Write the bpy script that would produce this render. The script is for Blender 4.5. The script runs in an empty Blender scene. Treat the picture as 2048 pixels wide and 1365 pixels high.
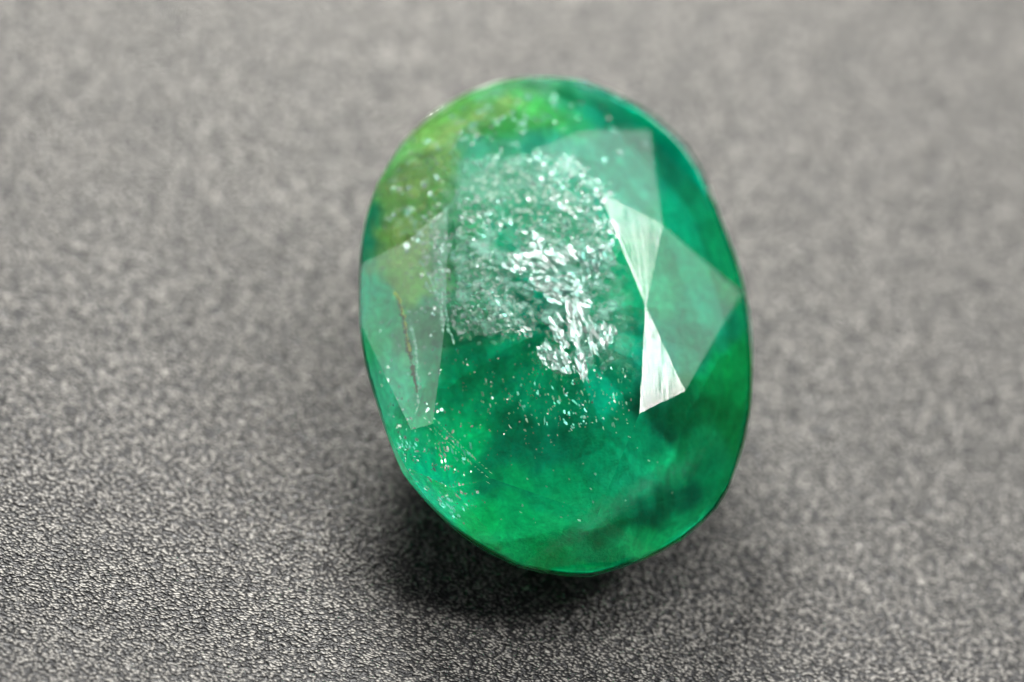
import bpy, bmesh, math, random
import numpy as np
from mathutils import Vector, Matrix, noise as mnoise

R = math.radians
sc = bpy.context.scene
C = sc.collection
sc.unit_settings.scale_length = 0.01          # one unit is one centimetre: the stone is about a centimetre long

# ------------------------------------------------------------------ camera
EL, RHO = 50.0, 13.0                           # looks down at 50 degrees, rolled a little
DIST = 15.0
FW = 1.98                                      # width of the picture at the stone, cm
K = FW / 2048.0
e = R(EL)
fw = np.array([0, math.cos(e), -math.sin(e)])
_r = np.array([1., 0, 0]); _u = np.array([0, math.sin(e), math.cos(e)])
rt = math.cos(R(RHO)) * _r + math.sin(R(RHO)) * _u
up = -math.sin(R(RHO)) * _r + math.cos(R(RHO)) * _u
# the stone's own axis: tipped towards the viewer
TAU, PHI = R(24), R(23)
ng = math.cos(TAU) * (-fw) + math.sin(TAU) * (math.sin(PHI) * rt + math.cos(PHI) * up)
GZ = 0.283                                     # height of the girdle centre over the ground
G0 = np.array([0.0, 0.0, GZ])
# camera placed so that the girdle centre falls a little right of the middle
cx, cy = (1115 - 1024) * K, (682.5 - 655) * K
CAM = G0 - fw * DIST - rt * cx - up * cy
cam_d = bpy.data.cameras.new('camera'); cam = bpy.data.objects.new('camera', cam_d); C.objects.link(cam)
M = Matrix(((rt[0], up[0], -fw[0], CAM[0]), (rt[1], up[1], -fw[1], CAM[1]), (rt[2], up[2], -fw[2], CAM[2]), (0, 0, 0, 1)))
cam.matrix_world = M
cam_d.sensor_width = 36; cam_d.lens = 36 * DIST / FW
cam_d.clip_start = 1; cam_d.clip_end = 200
cam_d.dof.use_dof = True
cam_d.dof.focus_distance = DIST - 0.205
cam_d.dof.aperture_fstop = 0.43
cam_d.dof.aperture_blades = 0
sc.camera = cam

# ------------------------------------------------------------------ world, lamps, exposure
w = bpy.data.worlds.new('World'); sc.world = w; w.use_nodes = True
bg = w.node_tree.nodes['Background']
bg.inputs['Color'].default_value = (0.93, 0.96, 1, 1); bg.inputs['Strength'].default_value = 0.07

def softbox(name, az, el, dist, sx, sy, radiance, col, target=(0, 0, 0.2)):
    """a lit panel: az is degrees right of straight behind the stone, el above the ground"""
    d = np.array([math.sin(R(az)) * math.cos(R(el)), math.cos(R(az)) * math.cos(R(el)), math.sin(R(el))])
    L = bpy.data.lights.new(name, 'AREA'); L.shape = 'RECTANGLE'; L.size = sx; L.size_y = sy
    L.energy = radiance * math.pi * sx * sy
    L.color = col
    o = bpy.data.objects.new(name, L); C.objects.link(o)
    p = Vector(target) + Vector(d) * dist
    o.location = p
    o.rotation_euler = (-Vector(d)).to_track_quat('-Z', 'Y').to_euler()
    return o
softbox('key_lamp', 20, 62, 5.5, 2.0, 2.0, 25.0, (1, 0.98, 0.94))
softbox('ground_fill', -22, 33, 3.8, 1.3, 0.9, 115.0, (1, 0.98, 0.94))  # added unseen fill, brightens the far ground towards the top
softbox('side_glare_panel', 67, 46, 9.0, 2.2, 2.2, 36.0, (1, 0.98, 0.96))  # added unseen panel, mirrored as glare in the lower right star facet
softbox('upper_glare_panel', 43, 52, 9.0, 1.6, 1.6, 5.0, (1, 0.98, 0.96))  # added unseen panel, lifts the upper right star facet
softbox('right_sheen_panel', 36, 33, 8.0, 7.4, 3.5, 2.3, (0.95, 0.98, 1))  # added panel, gives the right-hand facets their pale reflection
softbox('left_sheen_panel', -84, 34, 16.0, 5.6, 5.2, 2.2, (0.95, 0.98, 1))  # added panel, gives the left-hand facets their pale reflection

sc.view_settings.view_transform = 'Standard'; sc.view_settings.look = 'None'
sc.view_settings.exposure = 0.0; sc.view_settings.gamma = 1
cy_ = sc.cycles
cy_.max_bounces = 14; cy_.transmission_bounces = 12; cy_.glossy_bounces = 6; cy_.diffuse_bounces = 4
cy_.transparent_max_bounces = 16
cy_.caustics_refractive = True; cy_.caustics_reflective = True
cy_.blur_glossy = 0.3
cy_.sample_clamp_indirect = 6.0
cy_.use_denoising = True

# ------------------------------------------------------------------ pixel <-> stone
def ray(x, y):
    d = fw + rt * ((x - 1024) * K / DIST) + up * ((682.5 - y) * K / DIST)
    return d
def on_plane(x, y, h):                         # point of the plane h above the girdle, along the stone's axis
    d = ray(x, y)
    t = (h + (G0 - CAM) @ ng) / (d @ ng)
    return CAM + d * t
# stone axes
ax_v = up - (up @ ng) * ng; ax_v /= np.linalg.norm(ax_v)
ax_u = np.cross(ax_v, ng)
def loc(P):                                    # world -> stone coordinates (u, v, h)
    q = np.asarray(P) - G0
    return np.stack([q @ ax_u, q @ ax_v, q @ ng], -1)
def L2(x, y, h): return loc(on_plane(x, y, h))
ROOT_M = Matrix(((ax_u[0], ax_v[0], ng[0], G0[0]), (ax_u[1], ax_v[1], ng[1], G0[1]), (ax_u[2], ax_v[2], ng[2], G0[2]), (0, 0, 0, 1)))
cam_l = loc(CAM)

# ------------------------------------------------------------------ the outline and the facets of the stone
SIL = [(1100,154),(1154,160),(1208,179),(1252,202),(1300,234),(1336,265),(1371,303),(1398,341),(1425,396),(1450,461),(1465,500),
 (1479,540),(1491,588),(1500,643),(1504,710),(1503,765),(1499,828),(1486,890),(1467,948),(1446,998),(1421,1029),(1384,1063),(1340,1095),
 (1287,1118),(1231,1140),(1173,1155),(1140,1153),(1102,1149),(1046,1136),(991,1113),(935,1080),(879,1027),(837,976),(801,917),(776,862),
 (757,810),(738,755),(727,705),(722,643),(720,588),(721,534),(725,490),(731,450),(741,410),(757,366),(779,328),(803,290),(835,257),
 (876,222),(917,197),(957,178),(998,164),(1050,155)]
GT = 0.020                                     # girdle thickness
s_img = np.array([-(ng @ rt), (ng @ up)]) * (GT / K)     # image shift (x right, y down) of the lower girdle edge
def outline_point(x, y):                       # crown edge = silhouette, drawn in where the girdle band shows
    return x, y
cen = np.array([1113., 655.])
ang = np.array([math.atan2(y - cen[1], x - cen[0]) for x, y in SIL]); rad = np.array([math.hypot(x - cen[0], y - cen[1]) for x, y in SIL])
o_ = np.argsort(ang); ang, rad = ang[o_], rad[o_]
def sil_at(a):
    rr = np.interp(a, np.r_[ang - 2 * np.pi, ang, ang + 2 * np.pi], np.r_[rad, rad, rad])
    return cen + rr * np.array([math.cos(a), math.sin(a)])
def edge_at(a):                                # upper edge of the girdle, image px
    p = sil_at(a); q = sil_at(a + 0.01); t = q - p; n = np.array([t[1], -t[0]]); n /= np.linalg.norm(n)
    if n @ (p - cen) < 0: n = -n
    c = n @ s_img / np.linalg.norm(s_img)
    return p - s_img * 0.1 * (max(0, c) ** 0.7 if c > 0 else 0)
T = [(897,412),(912,305),(1065,300),(1200,385),(1291,612),(1279,827),(985,958),(866,848),(891,640)]
S = [(835,345),(985,225),(1160,262),(1325,450),(1370,782),(1195,1030),(903,976),(822,860),(818,480)]
O = [(775,420),(850,262),(1075,172),(1300,262),(1478,590),(1440,960),(1040,1120),(815,930),(738,650)]
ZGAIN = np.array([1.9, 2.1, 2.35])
HT = 0.112
n9 = 9
# girdle points under each kite and between kites
a_O = [math.atan2(p[1] - cen[1], p[0] - cen[0]) for p in O]
TTX, TTY = 0.10, 0.0                           # the table is not quite parallel to the girdle
def table_pt(x, y):
    h = HT
    for _ in range(4):
        q = loc(on_plane(x, y, h)); h = HT + TTX * q[0] + TTY * q[1]
    return on_plane(x, y, h)
TP = [table_pt(*t) for t in T]
def plane_of(a, b, c):
    N = np.cross(b - a, c - a); N /= np.linalg.norm(N)
    if N @ ng < 0: N = -N
    return N, N @ a
def hit(x, y, pl):
    d = ray(x, y); N, c = pl
    return CAM + d * ((c - N @ CAM) / (N @ d))
hs = np.full(9, 0.06)
want = np.array([.0, .0, .0, .015, .015, .0, .0, -.01, .0])
def edge_gap(p):
    q = edge_at(math.atan2(p[1] - cen[1], p[0] - cen[0])); return math.hypot(q[0] - p[0], q[1] - p[1]) * K
S_PREF = np.array([min(0.75 * HT, 0.008 + math.tan(R(34)) * edge_gap(p)) for p in S])
S_PREF[7] = 0.052; KW = np.ones(9); KW[7] = 0.15; KW[6] = 0.6
for i_ in range(9):
    q_ = edge_at(a_O[i_])
    if math.hypot(q_[0] - O[i_][0], q_[1] - O[i_][1]) < 9 or i_ not in (3, 4): O[i_] = tuple(q_)
HE = -0.012
def resid(hs):
    SP = [on_plane(*S[i], hs[i]) for i in range(9)]
    r_ = []
    for i in range(9):
        pl = plane_of(TP[i], SP[i - 1], SP[i]); p = edge_at(a_O[i])
        q = hit(O[i][0], O[i][1], pl); r_.append(((q - G0) @ ng - want[i]) * KW[i])
    r_ += list((hs - S_PREF) * 0.8)
    return np.array(r_)
for _ in range(12):
    r0_ = resid(hs); J = np.zeros((18, 9))
    for k in range(9):
        d_ = hs.copy(); d_[k] += 1e-5; J[:, k] = (resid(d_) - r0_) / 1e-5
    hs = hs - np.linalg.lstsq(J, r0_, rcond=None)[0] * 0.7
    hs = np.clip(hs, 0.012, 0.1)
HS_ADJ = [0] * 9
hs = hs + np.array(HS_ADJ)
SP = [on_plane(*S[i], hs[i]) for i in range(9)]
KP = []; OP = []
for i in range(9):
    pl = plane_of(TP[i], SP[i - 1], SP[i]); KP.append(pl); OP.append(hit(O[i][0], O[i][1], pl))
# ring of girdle points
ring = []                                      # world points of the crown's lower edge, in order
facets = [('table_facet', [np.array(p) for p in TP])]
for i in range(9): facets.append(('star_facet', [TP[i], SP[i], TP[(i + 1) % 9]]))
ringseg = {}
def wrap(a, ref):
    while a < ref: a += 2 * math.pi
    while a > ref + 2 * math.pi: a -= 2 * math.pi
    return a
NSUB = 5
XE = TP[4] + (SP[3] - TP[4]) / np.linalg.norm(SP[3] - TP[4]) * 12 * K + ng * 0.0009
facets[4] = ('star_facet', [TP[3], SP[3], XE])
for i in range(9):
    facets.append(('kite_facet', [TP[i]] + ([XE] if i == 4 else []) + [SP[i - 1], OP[i], SP[i]]))
EO = [on_plane(*edge_at(a_O[i]), HE if i == 4 else -0.036) if i in (3, 4) else OP[i] for i in range(9)]
for i in range(9):                             # between kite i and kite i+1
    j = (i + 1) % 9
    a0, a1 = a_O[i], wrap(a_O[j], a_O[i])
    if a1 - a0 > math.pi: a1 -= 2 * math.pi
    am = (a0 + a1) / 2
    gm = on_plane(*edge_at(am), HE)
    for (A, B, pa, pb, tip, first) in ((a0, am, EO[i], gm, OP[i], True), (am, a1, gm, EO[j], OP[j], False)):
        pl = plane_of(SP[i], pa, pb)
        pts = []
        for k in range(1, NSUB):
            q = hit(*edge_at(A + (B - A) * k / NSUB), pl)
            h = (q - G0) @ ng; hl = sorted(((pa - G0) @ ng, (pb - G0) @ ng))
            pts.append(on_plane(*edge_at(A + (B - A) * k / NSUB), min(max(h, hl[0] - .004), hl[1] + .004)))
        full = [pa] + pts + [pb]; ring += [pa] + pts
        facets.append(('girdle_facet', [SP[i]] + full))
        if np.linalg.norm(tip - (pa if first else pb)) > 1e-6:
            facets.append(('girdle_facet', [SP[i], tip, pa] if first else [SP[i], pb, tip]))
ring = np.array(ring); NR = len(ring)
rl = loc(ring)
facets.append(('edge_facet', [TP[3], XE, TP[4]]))
# report
for k, (nm, P) in enumerate(facets):
    N, c = plane_of(P[0], P[1], P[2]); v = -fw; Rf = 2 * (N @ v) * N - v
    pass


# ------------------------------------------------------------------ materials
def mat(name):
    m = bpy.data.materials.new(name); m.use_nodes = True
    nt = m.node_tree; b = nt.nodes['Principled BSDF']
    return m, nt, b
def N_(nt, typ, **kw):
    n = nt.nodes.new(typ)
    for k, v in kw.items():
        if hasattr(n, k): setattr(n, k, v)
        else: n.inputs[k.replace('_', ' ')].default_value = v
    return n
def gem_glass(name, bump=0.0, stretch=None, rough=0.0):
    m, nt, b = mat(name)
    b.inputs['Base Color'].default_value = (0.97, 1.0, 0.99, 1)
    b.inputs['Transmission Weight'].default_value = 1
    b.inputs['IOR'].default_value = 1.58
    b.inputs['Roughness'].default_value = rough
    tc = N_(nt, 'ShaderNodeTexCoord')
    mp = N_(nt, 'ShaderNodeMapping')
    if stretch:
        mp.inputs['Scale'].default_value = stretch[0]; mp.inputs['Rotation'].default_value = stretch[1]
    nt.links.new(tc.outputs['Object'], mp.inputs['Vector'])
    nz = N_(nt, 'ShaderNodeTexNoise'); nz.inputs['Scale'].default_value = 40 if not stretch else 1; nz.inputs['Detail'].default_value = 3
    nt.links.new(mp.outputs[0], nz.inputs['Vector'])
    bp = N_(nt, 'ShaderNodeBump'); bp.inputs['Strength'].default_value = min(1, bump); bp.inputs['Distance'].default_value = 0.001 * max(1, bump)
    nt.links.new(nz.outputs[0], bp.inputs['Height']); nt.links.new(bp.outputs[0], b.inputs['Normal'])
    return m
m_shell = gem_glass('polished_emerald', 0.05)
m_scr = gem_glass('scratched_emerald', 1.5, ((230, 3, 5), (0, 0, R(-14))), 0.04)
m_scr2 = gem_glass('rubbed_emerald', 2.5, ((230, 3, 5), (0, 0, R(26))), 0.05)

def link(name, me, m, parent=None):
    o = bpy.data.objects.new(name, me); C.objects.link(o)
    if m: me.materials.append(m)
    if parent: o.parent = parent
    return o
root = bpy.data.objects.new('emerald', None); C.objects.link(root); root.matrix_world = ROOT_M
root.empty_display_size = 0.3
root['label'] = 'oval faceted green emerald with cloudy white inclusions resting on dark grainy surface'
root['category'] = 'gemstone'

def mesh_from(name, verts, faces, smooth=False):
    me = bpy.data.meshes.new(name); me.from_pydata([tuple(map(float, v)) for v in verts], [], faces); me.update()
    if smooth: me.polygons.foreach_set('use_smooth', [True] * len(me.polygons))
    return me

def newell(Q):
    N = np.zeros(3)
    for a_, b_ in zip(Q, np.roll(Q, -1, 0)): N += np.cross(a_, b_)
    return N / np.linalg.norm(N)
# crown facets, one flat polygon each, sharing their corners
for k, (nm, P) in enumerate(facets):
    Q = loc(np.array(P))
    nrm = newell(Q)
    idx = list(range(len(Q)))
    if nrm[2] < 0: idx = idx[::-1]
    me = mesh_from(nm, Q, [idx])
    link(nm, me, m_scr2 if k == 4 else m_scr if k == 5 else m_shell, root)
# girdle band
gv = []; gf = []
for ring_h, sc_ in ((0, 1.0), (-GT * 0.5, 1.004), (-GT, 0.998)):
    for q in rl: gv.append((q[0] * sc_, q[1] * sc_, q[2] + ring_h if ring_h == 0 else ring_h + q[2] * 0.3))
for a in range(2):
    for i in range(NR):
        j = (i + 1) % NR
        gf.append((a * NR + i, a * NR + j, (a + 1) * NR + j, (a + 1) * NR + i))
area = sum(rl[i][0] * rl[(i + 1) % NR][1] - rl[(i + 1) % NR][0] * rl[i][1] for i in range(NR))
if area > 0: gf = [f[::-1] for f in gf]
m_gird = gem_glass('frosted_girdle', 0.2, None, 0.35)
link('girdle', mesh_from('girdle', gv, gf, False), m_gird, root)
# pavilion
lo = np.array(gv[2 * NR:3 * NR])
PAV = 0.241
pv = [tuple(q) for q in lo]; pf = []
levels = [(0.84, -0.115), (0.60, -0.185), (0.34, -PAV)]
NP = 18
rings_i = [list(range(NR))]
cpav = np.array([0.0, 0.0])
for (s_, h_) in levels:
    base = len(pv)
    for k in range(NP):
        q = lo[(k * NR) // NP]
        pv.append((q[0] * s_, q[1] * (s_ if s_ > .5 else s_ * 1.1), h_))
    rings_i.append(list(range(base, base + NP)))
per = NR // NP
for k in range(NP):
    a = rings_i[1][k]; b = rings_i[1][(k + 1) % NP]
    seg = [(k * per + t) % NR for t in range(per + 1)]
    mid = per // 2
    pf.append(seg + [b, a])
for l in (1, 2):
    for k in range(NP):
        pf.append((rings_i[l][k], rings_i[l][(k + 1) % NP], rings_i[l + 1][(k + 1) % NP], rings_i[l + 1][k]))
pf.append(tuple(rings_i[3]))
if area > 0: pf = [tuple(f)[::-1] for f in pf]
pf[-1] = tuple(pf[-1]) 
link('pavilion', mesh_from('pavilion', pv, pf), m_shell, root)
zmin = min((ROOT_M @ Vector(v)).z for v in pv)

# ------------------------------------------------------------------ core
# crown planes in stone coordinates
planes = []
for nm, P in facets:
    Q = loc(np.array(P)); N = newell(Q)
    if N[2] < 0: N = -N
    if N[2] > 0.35: planes.append((N, N @ Q.mean(0)))
def crown_h(u, v):
    return min((c - N[0] * u - N[1] * v) / N[2] for N, c in planes)
m, nt, b = mat('cloudy_emerald'); m_core = m
at = N_(nt, 'ShaderNodeAttribute'); at.attribute_name = 'zone_and_light'
tc = N_(nt, 'ShaderNodeTexCoord')
n1_ = N_(nt, 'ShaderNodeTexNoise'); n1_.inputs['Scale'].default_value = 30; n1_.inputs['Detail'].default_value = 8; n1_.inputs['Roughness'].default_value = 0.75; n1_.inputs['Distortion'].default_value = 0.6
nt.links.new(tc.outputs['Object'], n1_.inputs['Vector'])
mr = N_(nt, 'ShaderNodeMapRange'); mr.inputs['From Min'].default_value = 0.3; mr.inputs['From Max'].default_value = 0.7; mr.inputs['To Min'].default_value = 0.62; mr.inputs['To Max'].default_value = 1.4
nt.links.new(n1_.outputs[0], mr.inputs['Value'])
mps = N_(nt, 'ShaderNodeMapping'); mps.inputs['Rotation'].default_value = (0, 0, R(18)); mps.inputs['Scale'].default_value = (70, 22, 30)
nt.links.new(tc.outputs['Object'], mps.inputs[0])
ns = N_(nt, 'ShaderNodeTexNoise'); ns.inputs['Scale'].default_value = 1; ns.inputs['Detail'].default_value = 6; ns.inputs['Roughness'].default_value = 0.7; ns.inputs['Distortion'].default_value = 0.4
nt.links.new(mps.outputs[0], ns.inputs['Vector'])
ms = N_(nt, 'ShaderNodeMapRange'); ms.inputs['From Min'].default_value = 0.3; ms.inputs['From Max'].default_value = 0.72; ms.inputs['To Min'].default_value = 0.82; ms.inputs['To Max'].default_value = 1.22
nt.links.new(ns.outputs[0], ms.inputs['Value'])
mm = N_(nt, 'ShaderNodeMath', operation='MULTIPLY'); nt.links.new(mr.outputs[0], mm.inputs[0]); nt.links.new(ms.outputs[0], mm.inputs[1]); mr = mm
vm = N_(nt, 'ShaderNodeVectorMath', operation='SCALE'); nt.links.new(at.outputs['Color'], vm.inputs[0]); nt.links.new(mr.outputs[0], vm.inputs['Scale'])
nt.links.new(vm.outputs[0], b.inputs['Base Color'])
n3_ = N_(nt, 'ShaderNodeTexNoise'); n3_.inputs['Scale'].default_value = 75; n3_.inputs['Detail'].default_value = 5; n3_.inputs['Roughness'].default_value = 0.7
nt.links.new(tc.outputs['Object'], n3_.inputs['Vector'])
bpc = N_(nt, 'ShaderNodeBump'); bpc.inputs['Strength'].default_value = 0.8; bpc.inputs['Distance'].default_value = 0.012
nt.links.new(n3_.outputs[0], bpc.inputs['Height']); nt.links.new(bpc.outputs[0], b.inputs['Normal'])
b.inputs['Roughness'].default_value = 0.6; b.inputs['Specular IOR Level'].default_value = 0
b.inputs['Transmission Weight'].default_value = 0.2; b.inputs['IOR'].default_value = 1.1
b.inputs['Subsurface Weight'].default_value = 0.35; b.inputs['Subsurface Radius'].default_value = (0.008, 0.03, 0.02); b.inputs['Subsurface Scale'].default_value = 1
NA, NB = 420, 170
cv = []; cf = []
rl_ang = np.unwrap(np.arctan2(rl[:, 1], rl[:, 0])); rl_rad = np.hypot(rl[:, 0], rl[:, 1])
sgn = 1 if rl_ang[-1] > rl_ang[0] else -1
aa = rl_ang * sgn; a0_ = aa[0]
def out_r(t):
    tt = (t * sgn - a0_) % (2 * math.pi) + a0_
    return np.interp(tt, np.r_[aa, aa[0] + 2 * math.pi], np.r_[rl_rad, rl_rad[0]])
for side in (1, -1):
    for b_ in range(NB if side == 1 else 30):
        nb = NB if side == 1 else 30
        t = (b_ + 1) / nb
        for a in range(NA):
            th = 2 * math.pi * a / NA
            rr = out_r(th) * (0.988 - 0.022 * max(0, math.cos(th - 0.6))) * t
            u_, v_ = rr * math.cos(th), rr * math.sin(th)
            if side == 1:
                q9 = abs(((th * 9 / (2 * math.pi) + .3) % 1) * 2 - 1); q5 = abs(((th * 9 / (2 * math.pi) + .8 + t * 1.2) % 1) * 2 - 1)
                h = crown_h(u_, v_) - 0.008 - 0.115 * min(1, (1 - t) * 2.2) - (0.040 - 0.026 * max(0, math.cos(th - 0.3))) * q9 * 4 * t * (1 - t) - 0.012 * q5 * (1 - t)
                h = max(h, -0.012 - 0.10 * min(1, (1 - t) * 3)) if t < .999 else -0.010
                h -= 0.012 * (0.5 + 0.5 * mnoise.noise(Vector((u_ * 9, v_ * 9, 0)))) * (1 - t ** 8)
            else:
                h = -GT * 0.92 - (PAV - GT * 0.92 - 0.02) * (1 - t ** 2.6) * 0.97
            cv.append((u_, v_, h))
n1 = NB * NA
def quad(base, nb, flip):
    for b_ in range(nb - 1):
        for a in range(NA):
            a2 = (a + 1) % NA
            f = (base + b_ * NA + a, base + (b_ + 1) * NA + a, base + (b_ + 1) * NA + a2, base + b_ * NA + a2)
            cf.append(f[::-1] if flip else f)
    cf.append(tuple(base + a for a in (range(NA - 1, -1, -1) if flip else range(NA))))
quad(0, NB, False); quad(n1, 30, True)
for a in range(NA):
    a2 = (a + 1) % NA
    cf.append(((NB - 1) * NA + a, n1 + 29 * NA + a, n1 + 29 * NA + a2, (NB - 1) * NA + a2))
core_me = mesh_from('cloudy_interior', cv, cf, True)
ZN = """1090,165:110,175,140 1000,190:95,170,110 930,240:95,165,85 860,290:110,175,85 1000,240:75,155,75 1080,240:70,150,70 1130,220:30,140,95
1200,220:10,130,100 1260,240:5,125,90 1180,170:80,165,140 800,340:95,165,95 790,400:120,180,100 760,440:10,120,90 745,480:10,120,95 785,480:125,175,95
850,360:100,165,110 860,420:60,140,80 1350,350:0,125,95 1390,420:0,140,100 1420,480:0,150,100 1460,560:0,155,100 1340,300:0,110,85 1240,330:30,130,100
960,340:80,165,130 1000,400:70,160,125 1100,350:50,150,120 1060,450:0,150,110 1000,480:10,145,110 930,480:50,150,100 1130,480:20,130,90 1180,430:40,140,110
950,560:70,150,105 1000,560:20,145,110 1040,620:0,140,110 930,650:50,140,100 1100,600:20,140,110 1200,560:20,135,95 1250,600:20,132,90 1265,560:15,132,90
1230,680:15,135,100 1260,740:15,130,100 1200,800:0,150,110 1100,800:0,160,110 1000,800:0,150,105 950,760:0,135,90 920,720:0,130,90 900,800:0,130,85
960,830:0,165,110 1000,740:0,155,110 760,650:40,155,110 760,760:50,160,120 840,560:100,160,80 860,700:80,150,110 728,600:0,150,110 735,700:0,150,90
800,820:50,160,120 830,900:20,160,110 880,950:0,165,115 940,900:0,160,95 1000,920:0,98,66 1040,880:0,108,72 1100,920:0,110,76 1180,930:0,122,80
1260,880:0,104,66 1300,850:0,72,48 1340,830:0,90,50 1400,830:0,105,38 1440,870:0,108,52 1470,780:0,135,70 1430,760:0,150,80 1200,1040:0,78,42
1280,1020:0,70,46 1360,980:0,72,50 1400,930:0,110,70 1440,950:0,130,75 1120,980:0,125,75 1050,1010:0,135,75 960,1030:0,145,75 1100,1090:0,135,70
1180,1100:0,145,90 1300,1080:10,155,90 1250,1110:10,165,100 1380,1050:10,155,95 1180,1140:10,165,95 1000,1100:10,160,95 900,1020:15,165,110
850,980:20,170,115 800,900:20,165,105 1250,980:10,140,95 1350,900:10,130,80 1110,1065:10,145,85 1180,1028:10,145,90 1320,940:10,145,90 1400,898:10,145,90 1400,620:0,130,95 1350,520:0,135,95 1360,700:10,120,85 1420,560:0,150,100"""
zp = []; zc = []  # stone's colour zones, with dark shade patches and rim glow painted in
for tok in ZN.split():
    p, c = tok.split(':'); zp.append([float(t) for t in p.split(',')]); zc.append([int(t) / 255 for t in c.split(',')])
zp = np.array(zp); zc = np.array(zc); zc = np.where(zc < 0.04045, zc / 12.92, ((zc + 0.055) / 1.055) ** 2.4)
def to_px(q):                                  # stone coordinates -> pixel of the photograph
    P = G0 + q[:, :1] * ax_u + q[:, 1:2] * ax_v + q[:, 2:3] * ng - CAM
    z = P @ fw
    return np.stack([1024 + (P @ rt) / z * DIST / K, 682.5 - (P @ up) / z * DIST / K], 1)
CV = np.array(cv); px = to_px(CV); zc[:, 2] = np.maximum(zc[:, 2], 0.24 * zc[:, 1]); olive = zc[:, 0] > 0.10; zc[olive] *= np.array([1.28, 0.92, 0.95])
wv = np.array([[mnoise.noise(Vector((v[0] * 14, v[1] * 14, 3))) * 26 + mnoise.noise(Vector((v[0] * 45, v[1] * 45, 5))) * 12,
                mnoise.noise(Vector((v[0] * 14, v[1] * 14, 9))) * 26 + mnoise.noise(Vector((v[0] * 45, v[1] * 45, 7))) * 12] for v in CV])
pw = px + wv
zone_and_light = np.zeros((len(CV), 3))
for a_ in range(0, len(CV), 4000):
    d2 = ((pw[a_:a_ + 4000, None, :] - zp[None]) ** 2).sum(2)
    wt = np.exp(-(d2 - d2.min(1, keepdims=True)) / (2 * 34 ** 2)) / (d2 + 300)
    zone_and_light[a_:a_ + 4000] = (wt @ zc) / wt.sum(1, keepdims=True)
zone_and_light = np.c_[np.minimum(zone_and_light * ZGAIN, 0.75), np.ones(len(zone_and_light))]
ca = core_me.color_attributes.new('zone_and_light', 'FLOAT_COLOR', 'POINT')
ca.data.foreach_set('color', zone_and_light.astype(np.float32).ravel())
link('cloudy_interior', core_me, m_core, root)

# ------------------------------------------------------------------ inclusions
rng = random.Random(7)
def flake_mat(name, rough, lo, hi, metal):
    m, nt, b = mat(name)
    at = N_(nt, 'ShaderNodeAttribute'); at.attribute_name = 'tone'
    mx = N_(nt, 'ShaderNodeMix', data_type='RGBA'); mx.inputs[6].default_value = (*lo, 1); mx.inputs[7].default_value = (*hi, 1)
    nt.links.new(at.outputs['Fac'], mx.inputs[0]); nt.links.new(mx.outputs[2], b.inputs['Base Color'])
    b.inputs['Metallic'].default_value = metal; b.inputs['Roughness'].default_value = rough
    return m
m_flake = flake_mat('gas_film', 0.22, (0.22, 0.60, 0.50), (0.95, 1, 0.98), 0.7)
m_cyan = flake_mat('cyan_film', 0.3, (0.02, 0.45, 0.30), (0.25, 0.95, 0.8), 0.6)
m_speck = flake_mat('pale_crystal', 0.5, (0.10, 0.40, 0.28), (0.6, 1.0, 0.85), 0.3)
def refr(d, n, eta=1 / 1.58):                  # direction pointing out, bent to its inside course
    c = d @ n; t = d - c * n; t = t * eta
    return t + n * math.sqrt(1 - t @ t)
kd = np.array([math.sin(R(20)) * math.cos(R(62)), math.cos(R(20)) * math.cos(R(62)), math.sin(R(62))])
half = refr(-fw, ng) + refr(kd, ng); half /= np.linalg.norm(half)
half_l = np.array([half @ ax_u, half @ ax_v, half @ ng])
def film_mat(name, col, lo, hi, scale, stretch, rot, amax):
    m, nt, b = mat(name)
    b.inputs['Base Color'].default_value = (*col, 1); b.inputs['Roughness'].default_value = 0.5
    tc = N_(nt, 'ShaderNodeTexCoord'); mp = N_(nt, 'ShaderNodeMapping'); mp.inputs['Scale'].default_value = stretch; mp.inputs['Rotation'].default_value = (0, 0, R(rot))
    nt.links.new(tc.outputs['Object'], mp.inputs[0])
    nz = N_(nt, 'ShaderNodeTexNoise'); nz.inputs['Scale'].default_value = scale; nz.inputs['Detail'].default_value = 7; nz.inputs['Roughness'].default_value = 0.7
    nt.links.new(mp.outputs[0], nz.inputs[0])
    r_ = N_(nt, 'ShaderNodeMapRange'); r_.inputs['From Min'].default_value = lo; r_.inputs['From Max'].default_value = hi; r_.inputs['To Max'].default_value = amax
    at = N_(nt, 'ShaderNodeAttribute'); at.attribute_name = 'tone'
    mu = N_(nt, 'ShaderNodeMath', operation='MULTIPLY')
    nt.links.new(nz.outputs[0], r_.inputs[0]); nt.links.new(r_.outputs[0], mu.inputs[0]); nt.links.new(at.outputs['Fac'], mu.inputs[1]); nt.links.new(mu.outputs[0], b.inputs['Alpha'])
    bp = N_(nt, 'ShaderNodeBump'); bp.inputs['Strength'].default_value = 1; bp.inputs['Distance'].default_value = 0.004
    nt.links.new(nz.outputs[0], bp.inputs['Height']); nt.links.new(bp.outputs[0], b.inputs['Normal'])
    return m
film_mats = {}
def film_for(a):
    k = 20 if a < 35 else 50 if a < 65 else 80
    if k not in film_mats: film_mats[k] = film_mat('gas_veil_%d' % k, (0.62, 0.95, 0.86), 0.38, 0.55, 1, (30, 170, 60), -(-k), 0.95)
    return film_mats[k]
m_haze = film_mat('milky_veil', (0.24, 0.74, 0.50), 0.36, 0.66, 34, (1, 1, 1), 0, 0.55)
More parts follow.
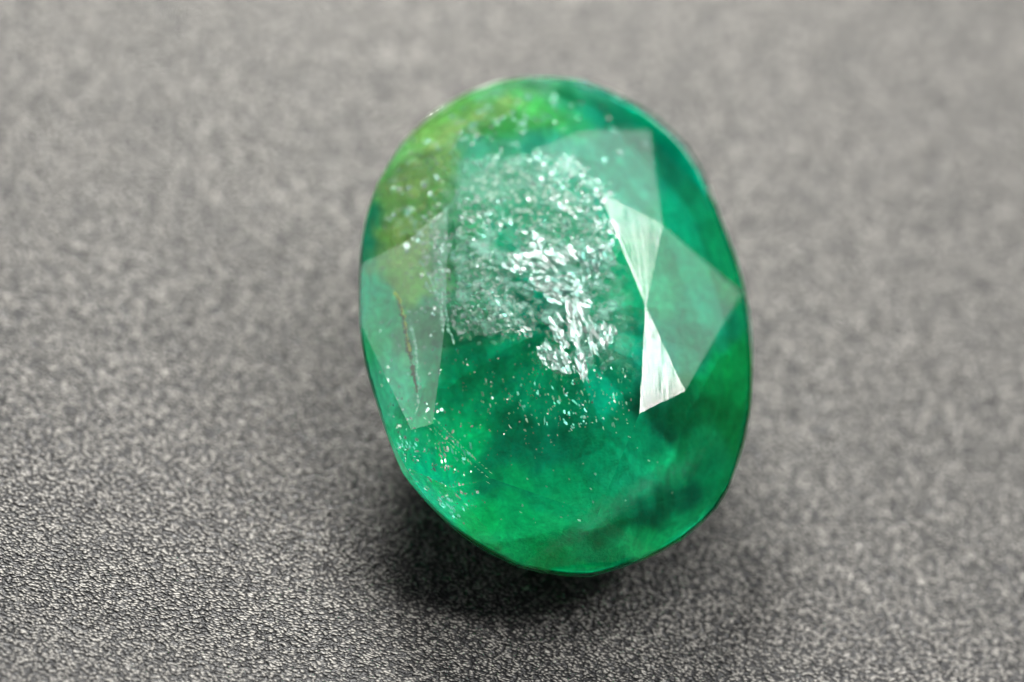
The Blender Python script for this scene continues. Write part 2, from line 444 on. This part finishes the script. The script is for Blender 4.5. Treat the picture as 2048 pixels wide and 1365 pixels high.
def sheet(name, poly, m, depth, soft=10, wob=10):
    """a thin veil inside the stone, thinning out towards its ragged rim"""
    xs = [p[0] for p in poly]; ys = [p[1] for p in poly]; st = 4.0
    nx = int((max(xs) - min(xs)) / st) + 6; ny = int((max(ys) - min(ys)) / st) + 6; x0 = min(xs) - 2 * st; y0 = min(ys) - 2 * st
    P = np.array(poly + [poly[0]])
    V = []; F_ = []; Tn = []
    for j in range(ny):
        for i in range(nx):
            x, y = x0 + i * st, y0 + j * st
            x2 = x + wob * mnoise.noise(Vector((x / 16, y / 16, 2))); y2 = y + wob * mnoise.noise(Vector((x / 16, y / 16, 8)))
            d = 1e9
            for k in range(len(P) - 1):
                a, b_ = P[k], P[k + 1]; t = max(0, min(1, ((np.array([x2, y2]) - a) @ (b_ - a)) / ((b_ - a) @ (b_ - a)))); q = a + t * (b_ - a); d = min(d, math.hypot(q[0] - x2, q[1] - y2))
            sd = d if inside((x2, y2), poly) else -d
            Tn.append(max(0.0, min(1.0, sd / soft)))
            p0 = L2(x, y, 0.07)
            for _ in range(2): p0 = L2(x, y, crown_h(p0[0], p0[1]) - depth + 0.004 * mnoise.noise(Vector((x / 30, y / 30, 0))))
            V.append(p0)
    for j in range(ny - 1):
        for i in range(nx - 1):
            f = (j * nx + i, (j + 1) * nx + i, (j + 1) * nx + i + 1, j * nx + i + 1)
            if max(Tn[k] for k in f) > 0: F_.append(f)
    me = mesh_from(name, V, F_, True)
    a = me.attributes.new('tone', 'FLOAT', 'POINT'); a.data.foreach_set('value', np.array(Tn, np.float32))
    return link(name, me, m, root)
def half_at(u_, v_):
    N, c = min(planes, key=lambda p: (p[1] - p[0][0] * u_ - p[0][1] * v_) / p[0][2])
    Nw = N[0] * ax_u + N[1] * ax_v + N[2] * ng
    k2 = kd if kd @ Nw > 0.15 else ng
    h_ = refr(-fw, Nw) + refr(k2, Nw); h_ /= np.linalg.norm(h_)
    return np.array([h_ @ ax_u, h_ @ ax_v, h_ @ ng])
class Flakes:
    def __init__(s): s.v = []; s.f = []; s.t = []
    def add(s, x, y, lx, ly, ang, tone, jit=8, depth=None, nn=6, nrm=None):
        """an irregular little plate at photo position x, y (lx by ly px) lying in the stone"""
        p0 = L2(x, y, 0.06); ch = crown_h(p0[0], p0[1]); 
        for _ in range(2):
            p0 = L2(x, y, ch - (depth if depth else rng.uniform(0.012, 0.03))); ch2 = crown_h(p0[0], p0[1]); ch = ch2
        n = (half_at(p0[0], p0[1]) if nrm is None else nrm) + np.array([rng.gauss(0, 1), rng.gauss(0, 1), 0]) * math.tan(R(jit)); n /= np.linalg.norm(n)
        ca_, sa_ = math.cos(R(ang)), math.sin(R(ang))
        A = L2(x + ca_ * 10, y + sa_ * 10, p0[2]) - L2(x, y, p0[2]); A /= np.linalg.norm(A)
        A = A - (A @ n) * n; A /= np.linalg.norm(A); B = np.cross(n, A)
        b0 = len(s.v)
        nn = rng.choice((4, 5, 6, 7)); q_ = 0.55 + 0.95 * rng.random() ** 2.2; lx = lx * q_; ly = ly * q_
        for k in range(nn):
            t = 2 * math.pi * (k + rng.uniform(-.35, .35)) / nn; r_ = rng.uniform(.6, 1.3)
            s.v.append(p0 + A * math.cos(t) * lx * K / 2 * r_ + B * math.sin(t) * ly * K / 2 * r_); s.t.append(tone)
        s.f.append(tuple(range(b0, b0 + nn)))
    def build(s, name, m, stuff=False):
        me = mesh_from(name, s.v, s.f)
        a = me.attributes.new('tone', 'FLOAT', 'POINT'); a.data.foreach_set('value', np.array(s.t, np.float32))
        o = link(name, me, m, root)
        if stuff: o['kind'] = 'stuff'
        return o
def inside(p, poly):
    c = False; n = len(poly); x, y = p
    for i in range(n):
        x1, y1 = poly[i]; x2, y2 = poly[i - 1]
        if (y1 > y) != (y2 > y) and x < (x2 - x1) * (y - y1) / (y2 - y1) + x1: c = not c
    return c
def zoomed(pts, ox, oy, s_=4.267): return [(ox + x / s_, oy + y / s_) for x, y in pts]
def fill(F, poly, n, lx, ly, ang, tone, jit=8, depth_r=(0.008, 0.06), warp=False, **kw):
    xs = [p[0] for p in poly]; ys = [p[1] for p in poly]; k = 0; g = 0
    while k < n and g < n * 60:
        g += 1; p = (rng.uniform(min(xs), max(xs)), rng.uniform(min(ys), max(ys)))
        pq = (p[0] + 34 * mnoise.noise(Vector((p[0] / 30, p[1] / 30, 4))), p[1] + 34 * mnoise.noise(Vector((p[0] / 30, p[1] / 30, 6)))) if warp else p
        if not inside(pq, poly): continue
        if mnoise.noise(Vector((p[0] / 14, p[1] / 14, 1))) < -0.12: continue
        F.add(p[0], p[1], rng.uniform(*lx), rng.uniform(*ly), ang + rng.gauss(0, 14), rng.random() ** tone, jit * 0.6, depth=rng.uniform(*depth_r), **kw); k += 1
FISS = [  # outline, plates, long side, short side, direction, tone, spread of tilt
 (zoomed([(1160,230),(1210,240),(1300,290),(1310,500),(1280,620),(1290,640),(1260,700),(1340,830),(1340,920),(1300,920),(1210,850),(1260,760),(1250,640),(1190,590),(1170,420)],860,540), 90,(14,34),(3,6),82,.5,8),
 (zoomed([(1050,420),(1110,400),(1100,500),(1170,640),(1150,670),(1080,620),(1030,530),(1020,460)],860,540),34,(10,22),(3,6),60,.5,8),
 (zoomed([(950,640),(1000,630),(1060,700),(1190,720),(1200,790),(1180,900),(1090,910),(1000,840),(930,780),(930,700)],860,540),60,(8,18),(4,7),55,1.0,9),
 (zoomed([(1330,420),(1440,470),(1580,500),(1590,550),(1500,640),(1440,700),(1370,730),(1340,640),(1310,560)],860,540),56,(10,24),(3,6),80,.7,9),
 (zoomed([(960,180),(1050,110),(1160,90),(1220,110),(1330,200),(1360,290),(1340,360),(1300,290),(1210,240),(1130,290),(1010,290)],860,540),80,(9,20),(3,6),15,.7,9),
 (zoomed([(620,1150),(700,1090),(830,1010),(900,900),(1010,1000),(1200,1010),(1260,1060),(1250,1130),(1090,1160),(1080,1220),(900,1230),(740,1220),(650,1200)],860,260),110,(7,18),(4,8),40,.5,8),
 (zoomed([(1260,1060),(1400,980),(1550,960),(1560,1100),(1440,1180),(1440,1330),(1350,1365),(1280,1250)],860,260),80,(8,18),(3,5),75,1.6,12),
 (zoomed([(770,1365),(880,1280),(1000,1240),(1120,1230),(1250,1230),(1280,1330),(1100,1400)],860,260),60,(8,18),(3,6),20,.9,10),
]
for poly, n, lx, ly, ang_, tone, jit in FISS:
    F = Flakes(); fill(F, poly, int(n * 3.0), (lx[0] * .8, lx[1] * 1.2), (ly[0] * .9, ly[1] * 1.3), ang_, tone, jit, depth_r=(0.010, 0.024)); F.build('fissure', m_flake)
    sheet('fissure_film', poly, film_for(ang_), 0.024, 5)
F = Flakes()
CL = [  # clusters of small bright plates
 ([(1060,310),(1110,320),(1150,350),(1190,370),(1215,400),(1215,440),(1160,450),(1110,420),(1075,370)],75,(7,14),(5,9),60,.6,8),
 ([(1195,430),(1230,460),(1240,520),(1205,500),(1185,460)],46,(5,10),(4,7),60,.7,9),
 ([(1090,385),(1130,385),(1130,420),(1095,415)],14,(8,14),(6,10),60,.3,6),
 ([(900,440),(960,430),(1030,430),(1035,450),(970,470),(900,470)],60,(4,10),(3,7),50,.8,10),
 ([(880,470),(990,470),(1010,540),(950,620),(890,630)],110,(4,10),(3,6),50,1.3,13),
 ([(900,560),(1000,560),(1040,600),(1000,650),(890,640)],110,(4,9),(3,5),40,1.5,13),
 ([(970,625),(1010,615),(1060,640),(1068,670),(1040,680),(1010,660),(985,675),(925,680),(920,655)],120,(5,11),(3,5),45,.9,11),
 ([(900,655),(925,640),(935,680),(905,675)],20,(5,9),(3,5),45,.8,11),
 ([(910,320),(1050,320),(1090,400),(1040,440),(920,430)],34,(5,12),(4,9),50,1.0,12),
 ([(1060,420),(1180,440),(1200,500),(1100,520),(1000,470)],60,(4,9),(3,6),30,1.2,13),
]
CL += [([(800,430),(870,425),(880,480),(820,500)],40,(4,10),(4,7),50,1.0,10),
 ([(1030,470),(1180,450),(1230,560),(1150,600),(1040,560)],70,(4,9),(3,6),60,1.1,12),
 ([(820,450),(895,430),(895,640),(860,640)],46,(4,9),(3,5),60,1.0,12),
 ([(930,300),(1000,300),(1180,360),(1180,420),(1060,440),(930,380)],60,(4,10),(3,7),60,1.0,11),
 ([(1000,640),(1300,560),(1270,800),(1080,820)],90,(3,7),(2,3),78,2.2,14)]
for poly, n, lx, ly, ang_, tone, jit in CL: fill(F, poly, int(n * 2.2), lx, ly, ang_, tone, jit, warp=True)
F.build('bright_specks', m_flake, True)
for poly in ([(905,315),(1060,300),(1170,345),(1200,395),(1235,520),(1180,560),(1040,520),(1000,470),(890,470),(890,420)],
             [(890,440),(1010,470),(1040,560),(1070,650),(1040,690),(900,690),(888,640)],
             [(1180,560),(1260,540),(1285,640),(1275,760),(1200,740),(1190,640)]):
    sheet('milky_veil', poly, m_haze, 0.034, 30, 44)
m_cryst = film_mat('crystal_veil', (0.80, 0.96, 0.90), 0.50, 0.60, 85, (1, 1, 1), 0, 0.85)
sheet('milky_veil', [(915,320),(1050,305),(1110,340),(1090,400),(1000,430),(925,420),(895,470),(830,470),(880,400)], film_mat('mint_veil', (0.42, 0.86, 0.68), 0.30, 0.62, 24, (1, 1, 1), 0, 0.75), 0.03, 34)
m_aqua = film_mat('aqua_veil', (0.50, 0.92, 0.80), 0.46, 0.58, 26, (1, 1.6, 1), 20, 0.85)
sheet('aqua_veil', [(1000,470),(1100,440),(1240,480),(1245,600),(1230,720),(1150,770),(1070,730),(1060,640),(1000,600)], m_aqua, 0.027, 34, 50)
sheet('aqua_veil', [(1020,300),(1150,310),(1215,400),(1225,480),(1120,460),(1040,400)], m_aqua, 0.027, 30, 40)
sheet('aqua_veil', [(900,440),(1000,450),(1060,620),(1050,690),(920,680),(895,600)], m_aqua, 0.030, 36, 50)
sheet('crystal_veil', [(905,325),(1060,305),(1170,350),(1205,410),(1245,540),(1190,570),(1080,520),(1000,470),(890,490),(890,420)], m_cryst, 0.022, 40, 40)
sheet('crystal_veil', [(885,480),(1010,490),(1050,560),(1075,650),(1040,690),(900,690),(884,640)], m_cryst, 0.028, 34, 40)
sheet('crystal_veil', [(1010,480),(1200,500),(1235,620),(1200,740),(1080,740),(1060,600)], m_cryst, 0.034, 40, 40)
sheet('crystal_veil', [(820,440),(900,400),(900,640),(860,600)], m_cryst, 0.02, 26, 30)
sheet('crystal_veil', [(790,360),(900,260),(1010,190),(1060,230),(940,300),(890,430),(870,560),(820,620),(775,560),(765,440)], film_mat('olive_grain', (0.62, 0.80, 0.45), 0.52, 0.62, 70, (1, 1, 1), 0, 0.6), 0.026, 60)
sheet('milky_veil', [(790,340),(900,230),(1010,180),(1060,220),(940,290),(900,420),(890,480),(820,600),(775,540),(770,430)], film_mat('olive_veil', (0.36, 0.56, 0.16), 0.30, 0.66, 22, (1, 1, 1), 0, 0.7), 0.024, 26)
sheet('milky_veil', [(1060,1100),(1160,1025),(1250,965),(1350,905),(1450,850),(1465,885),(1370,955),(1260,1015),(1170,1075),(1100,1115)], film_mat('pavilion_edge_band', (0.08, 0.62, 0.36), 0.30, 0.62, 30, (1, 1, 1), 0, 0.6), 0.03, 26)  # pale line of the pavilion edge, put in as a coloured sheet
sheet('milky_veil', [(925,200),(1000,170),(1170,160),(1180,185),(1060,190),(960,225)], m_haze, 0.02, 14)
F = Flakes(); F2 = Flakes()
for poly, n, lx, ly, ang_, tone, jit in [
 ([(880,700),(1000,700),(1270,760),(1280,830),(1000,950),(870,840)],120,(2,7),(2,4),70,1.2,12),
 ([(760,560),(880,560),(860,840),(790,840)],48,(3,9),(2,5),70,1.2,12),
 ([(780,830),(870,860),(980,980),(940,1060),(850,980)],92,(3,9),(2,5),60,1.2,12),
 ([(770,330),(900,230),(1150,180),(1200,240),(930,300),(880,430),(780,560)],120,(4,12),(4,9),50,1.2,12),
 ([(780,330),(900,290),(900,430),(800,520),(770,450)],40,(5,16),(5,12),40,1.2,14),
 ([(870,220),(1150,180),(1130,270),(900,290)],30,(8,22),(7,16),20,1.5,14),
 ([(1150,160),(1300,240),(1330,330),(1200,330)],16,(6,20),(6,14),30,1.5,14),
 ([(960,760),(1260,740),(1260,870),(960,850)],90,(4,12),(2,4),75,1.8,16),
 ([(760,780),(860,800),(930,920),(850,950)],40,(4,10),(3,6),50,1.4,14),
 ([(1000,860),(1450,860),(1400,1040),(1000,1060)],26,(3,9),(3,6),40,2.2,16),
 ([(1320,300),(1480,560),(1490,700),(1440,620)],16,(3,7),(3,5),40,1.0,14)]:
    fill(F if n % 4 else F2, poly, int(n * 1.5), lx, ly, ang_, tone, jit, warp=True)
F.build('pale_specks', m_speck, True); F2.build('glints', m_flake, True)
F = Flakes()
for poly, n in [([(885,965),(915,968),(940,1000),(925,1015),(895,1000)],30),([(915,1010),(935,1025),(920,1035)],8),([(820,880),(848,890),(840,905),(818,895)],10),([(1000,780),(1180,770),(1180,860),(1080,860)],40),([(900,900),(940,880),(940,940)],10)]:
    fill(F, poly, n, (6,15), (3,5), 65, .5, 6)
FB = Flakes()
for x, y in ((768, 372), (764, 380), (757, 405), (762, 366), (754, 412)): FB.add(x, y, 16, 10, 100, 0.9, 6)
FB.build('blue_glints', flake_mat('blue_glint_tint', 0.3, (0.02, 0.2, 0.5), (0.1, 0.35, 1.0), 0.4), True)  # glint on the rim, put in as blue-coloured plates
F.build('cyan_specks', m_cyan, True)
def crack(pts, m, wdt, name='crack', step=5, tone=.6, side=5):
    F = Flakes()
    for (x0, y0), (x1, y1) in zip(pts, pts[1:]):
        L = math.hypot(x1 - x0, y1 - y0); a_ = math.degrees(math.atan2(y1 - y0, x1 - x0)); k = 0
        while k < L:
            t = k / L; off = rng.gauss(0, 1) * side * .35
            F.add(x0 + (x1 - x0) * t + off, y0 + (y1 - y0) * t, rng.uniform(6, 13), rng.uniform(.6, 1.4) * wdt, a_ + rng.gauss(0, 20), rng.random() ** tone, 5, depth=rng.uniform(.006, .014)); k += rng.uniform(.6, 1.4) * step
    F.build(name, m)
crack([(893,650),(884,600),(866,562),(842,520)], m_speck, 3, step=6)
crack([(828,650),(838,690),(843,740),(850,790),(848,835)], m_speck, 5, step=6)
crack([(905,690),(896,660),(890,630)], m_speck, 4)
def chips(pts, name='chipped_edge'):
    F = Flakes()
    for (x0, y0), (x1, y1) in zip(pts, pts[1:]):
        L = math.hypot(x1 - x0, y1 - y0); a_ = math.degrees(math.atan2(y1 - y0, x1 - x0)); k = 0
        while k < L:
            t = k / L; F.add(x0 + (x1 - x0) * t, y0 + (y1 - y0) * t, rng.uniform(3, 8), rng.uniform(1.5, 4), a_ + rng.gauss(0, 25), rng.random() ** .5, 12, depth=0.0012); k += rng.uniform(3, 9)
    F.build(name, m_speck)
chips([(1176,352),(1200,386),(1240,404),(1322,448)])
chips([(866,850),(905,888),(945,925),(985,960)])
chips([(893,420),(890,520),(890,640)])
chips([(1322,450),(1305,540),(1291,608),(1292,640)])
m_yel = flake_mat('yellow_stain', 0.5, (0.14, 0.22, 0.02), (0.5, 0.62, 0.06), 0.0)
m_dark = flake_mat('dark_fissure', 0.6, (0.01, 0.03, 0.01), (0.03, 0.10, 0.03), 0.0)
crack([(800,600),(812,640),(823,690),(836,745),(848,800)], m_dark, 8, step=3, side=3)
crack([(797,590),(806,612),(815,640),(822,680),(830,720)], m_yel, 7, step=3, side=3)


# ------------------------------------------------------------------ ground
m, nt, b = mat('grainy_dark_surface')
b.inputs['Roughness'].default_value = 0.42; b.inputs['Specular IOR Level'].default_value = 0.6
tc = N_(nt, 'ShaderNodeTexCoord')
mp = N_(nt, 'ShaderNodeMapping'); mp.inputs['Rotation'].default_value = (0, 0, R(-38)); mp.inputs['Scale'].default_value = (0.8, 1.25, 1)
nt.links.new(tc.outputs['Object'], mp.inputs[0])
wn = N_(nt, 'ShaderNodeTexNoise'); wn.inputs['Scale'].default_value = 60; wn.inputs['Detail'].default_value = 2
nt.links.new(mp.outputs[0], wn.inputs[0])
wa = N_(nt, 'ShaderNodeVectorMath', operation='MULTIPLY_ADD'); wa.inputs[1].default_value = (0.012,) * 3
nt.links.new(wn.outputs['Color'], wa.inputs[0]); nt.links.new(mp.outputs[0], wa.inputs[2])
vo = N_(nt, 'ShaderNodeTexVoronoi'); vo.inputs['Scale'].default_value = 150; vo.feature = 'SMOOTH_F1'; vo.inputs['Smoothness'].default_value = 0.25
nt.links.new(wa.outputs[0], vo.inputs['Vector'])
n2 = N_(nt, 'ShaderNodeTexNoise'); n2.inputs['Scale'].default_value = 38; n2.inputs['Detail'].default_value = 4; nt.links.new(tc.outputs['Object'], n2.inputs[0])
# height: grains minus a larger unevenness
h1 = N_(nt, 'ShaderNodeMath', operation='MULTIPLY_ADD'); h1.inputs[1].default_value = -1.0; nt.links.new(vo.outputs['Distance'], h1.inputs[0])
h2 = N_(nt, 'ShaderNodeMath', operation='MULTIPLY'); h2.inputs[1].default_value = 0.45; nt.links.new(n2.outputs[0], h2.inputs[0]); nt.links.new(h2.outputs[0], h1.inputs[2])
bp = N_(nt, 'ShaderNodeBump'); bp.inputs['Strength'].default_value = 1.0; bp.inputs['Distance'].default_value = 0.008
nt.links.new(h1.outputs[0], bp.inputs['Height']); nt.links.new(bp.outputs[0], b.inputs['Normal'])
cr = N_(nt, 'ShaderNodeMapRange'); cr.inputs['From Min'].default_value = -0.36; cr.inputs['From Max'].default_value = 0.16; cr.interpolation_type = 'SMOOTHSTEP'
nt.links.new(h1.outputs[0], cr.inputs['Value'])
mx = N_(nt, 'ShaderNodeMix', data_type='RGBA'); mx.inputs[6].default_value = (0.012, 0.012, 0.013, 1); mx.inputs[7].default_value = (0.44, 0.422, 0.388, 1)  # shade in the crevices between grains is put into this dark colour
nt.links.new(cr.outputs[0], mx.inputs[0]); nt.links.new(mx.outputs[2], b.inputs['Base Color'])
me = mesh_from('ground', [(-12, -12, 0), (12, -12, 0), (12, 12, 0), (-12, 12, 0)], [(0, 1, 2, 3)])
g = link('ground', me, m); g['kind'] = 'structure'
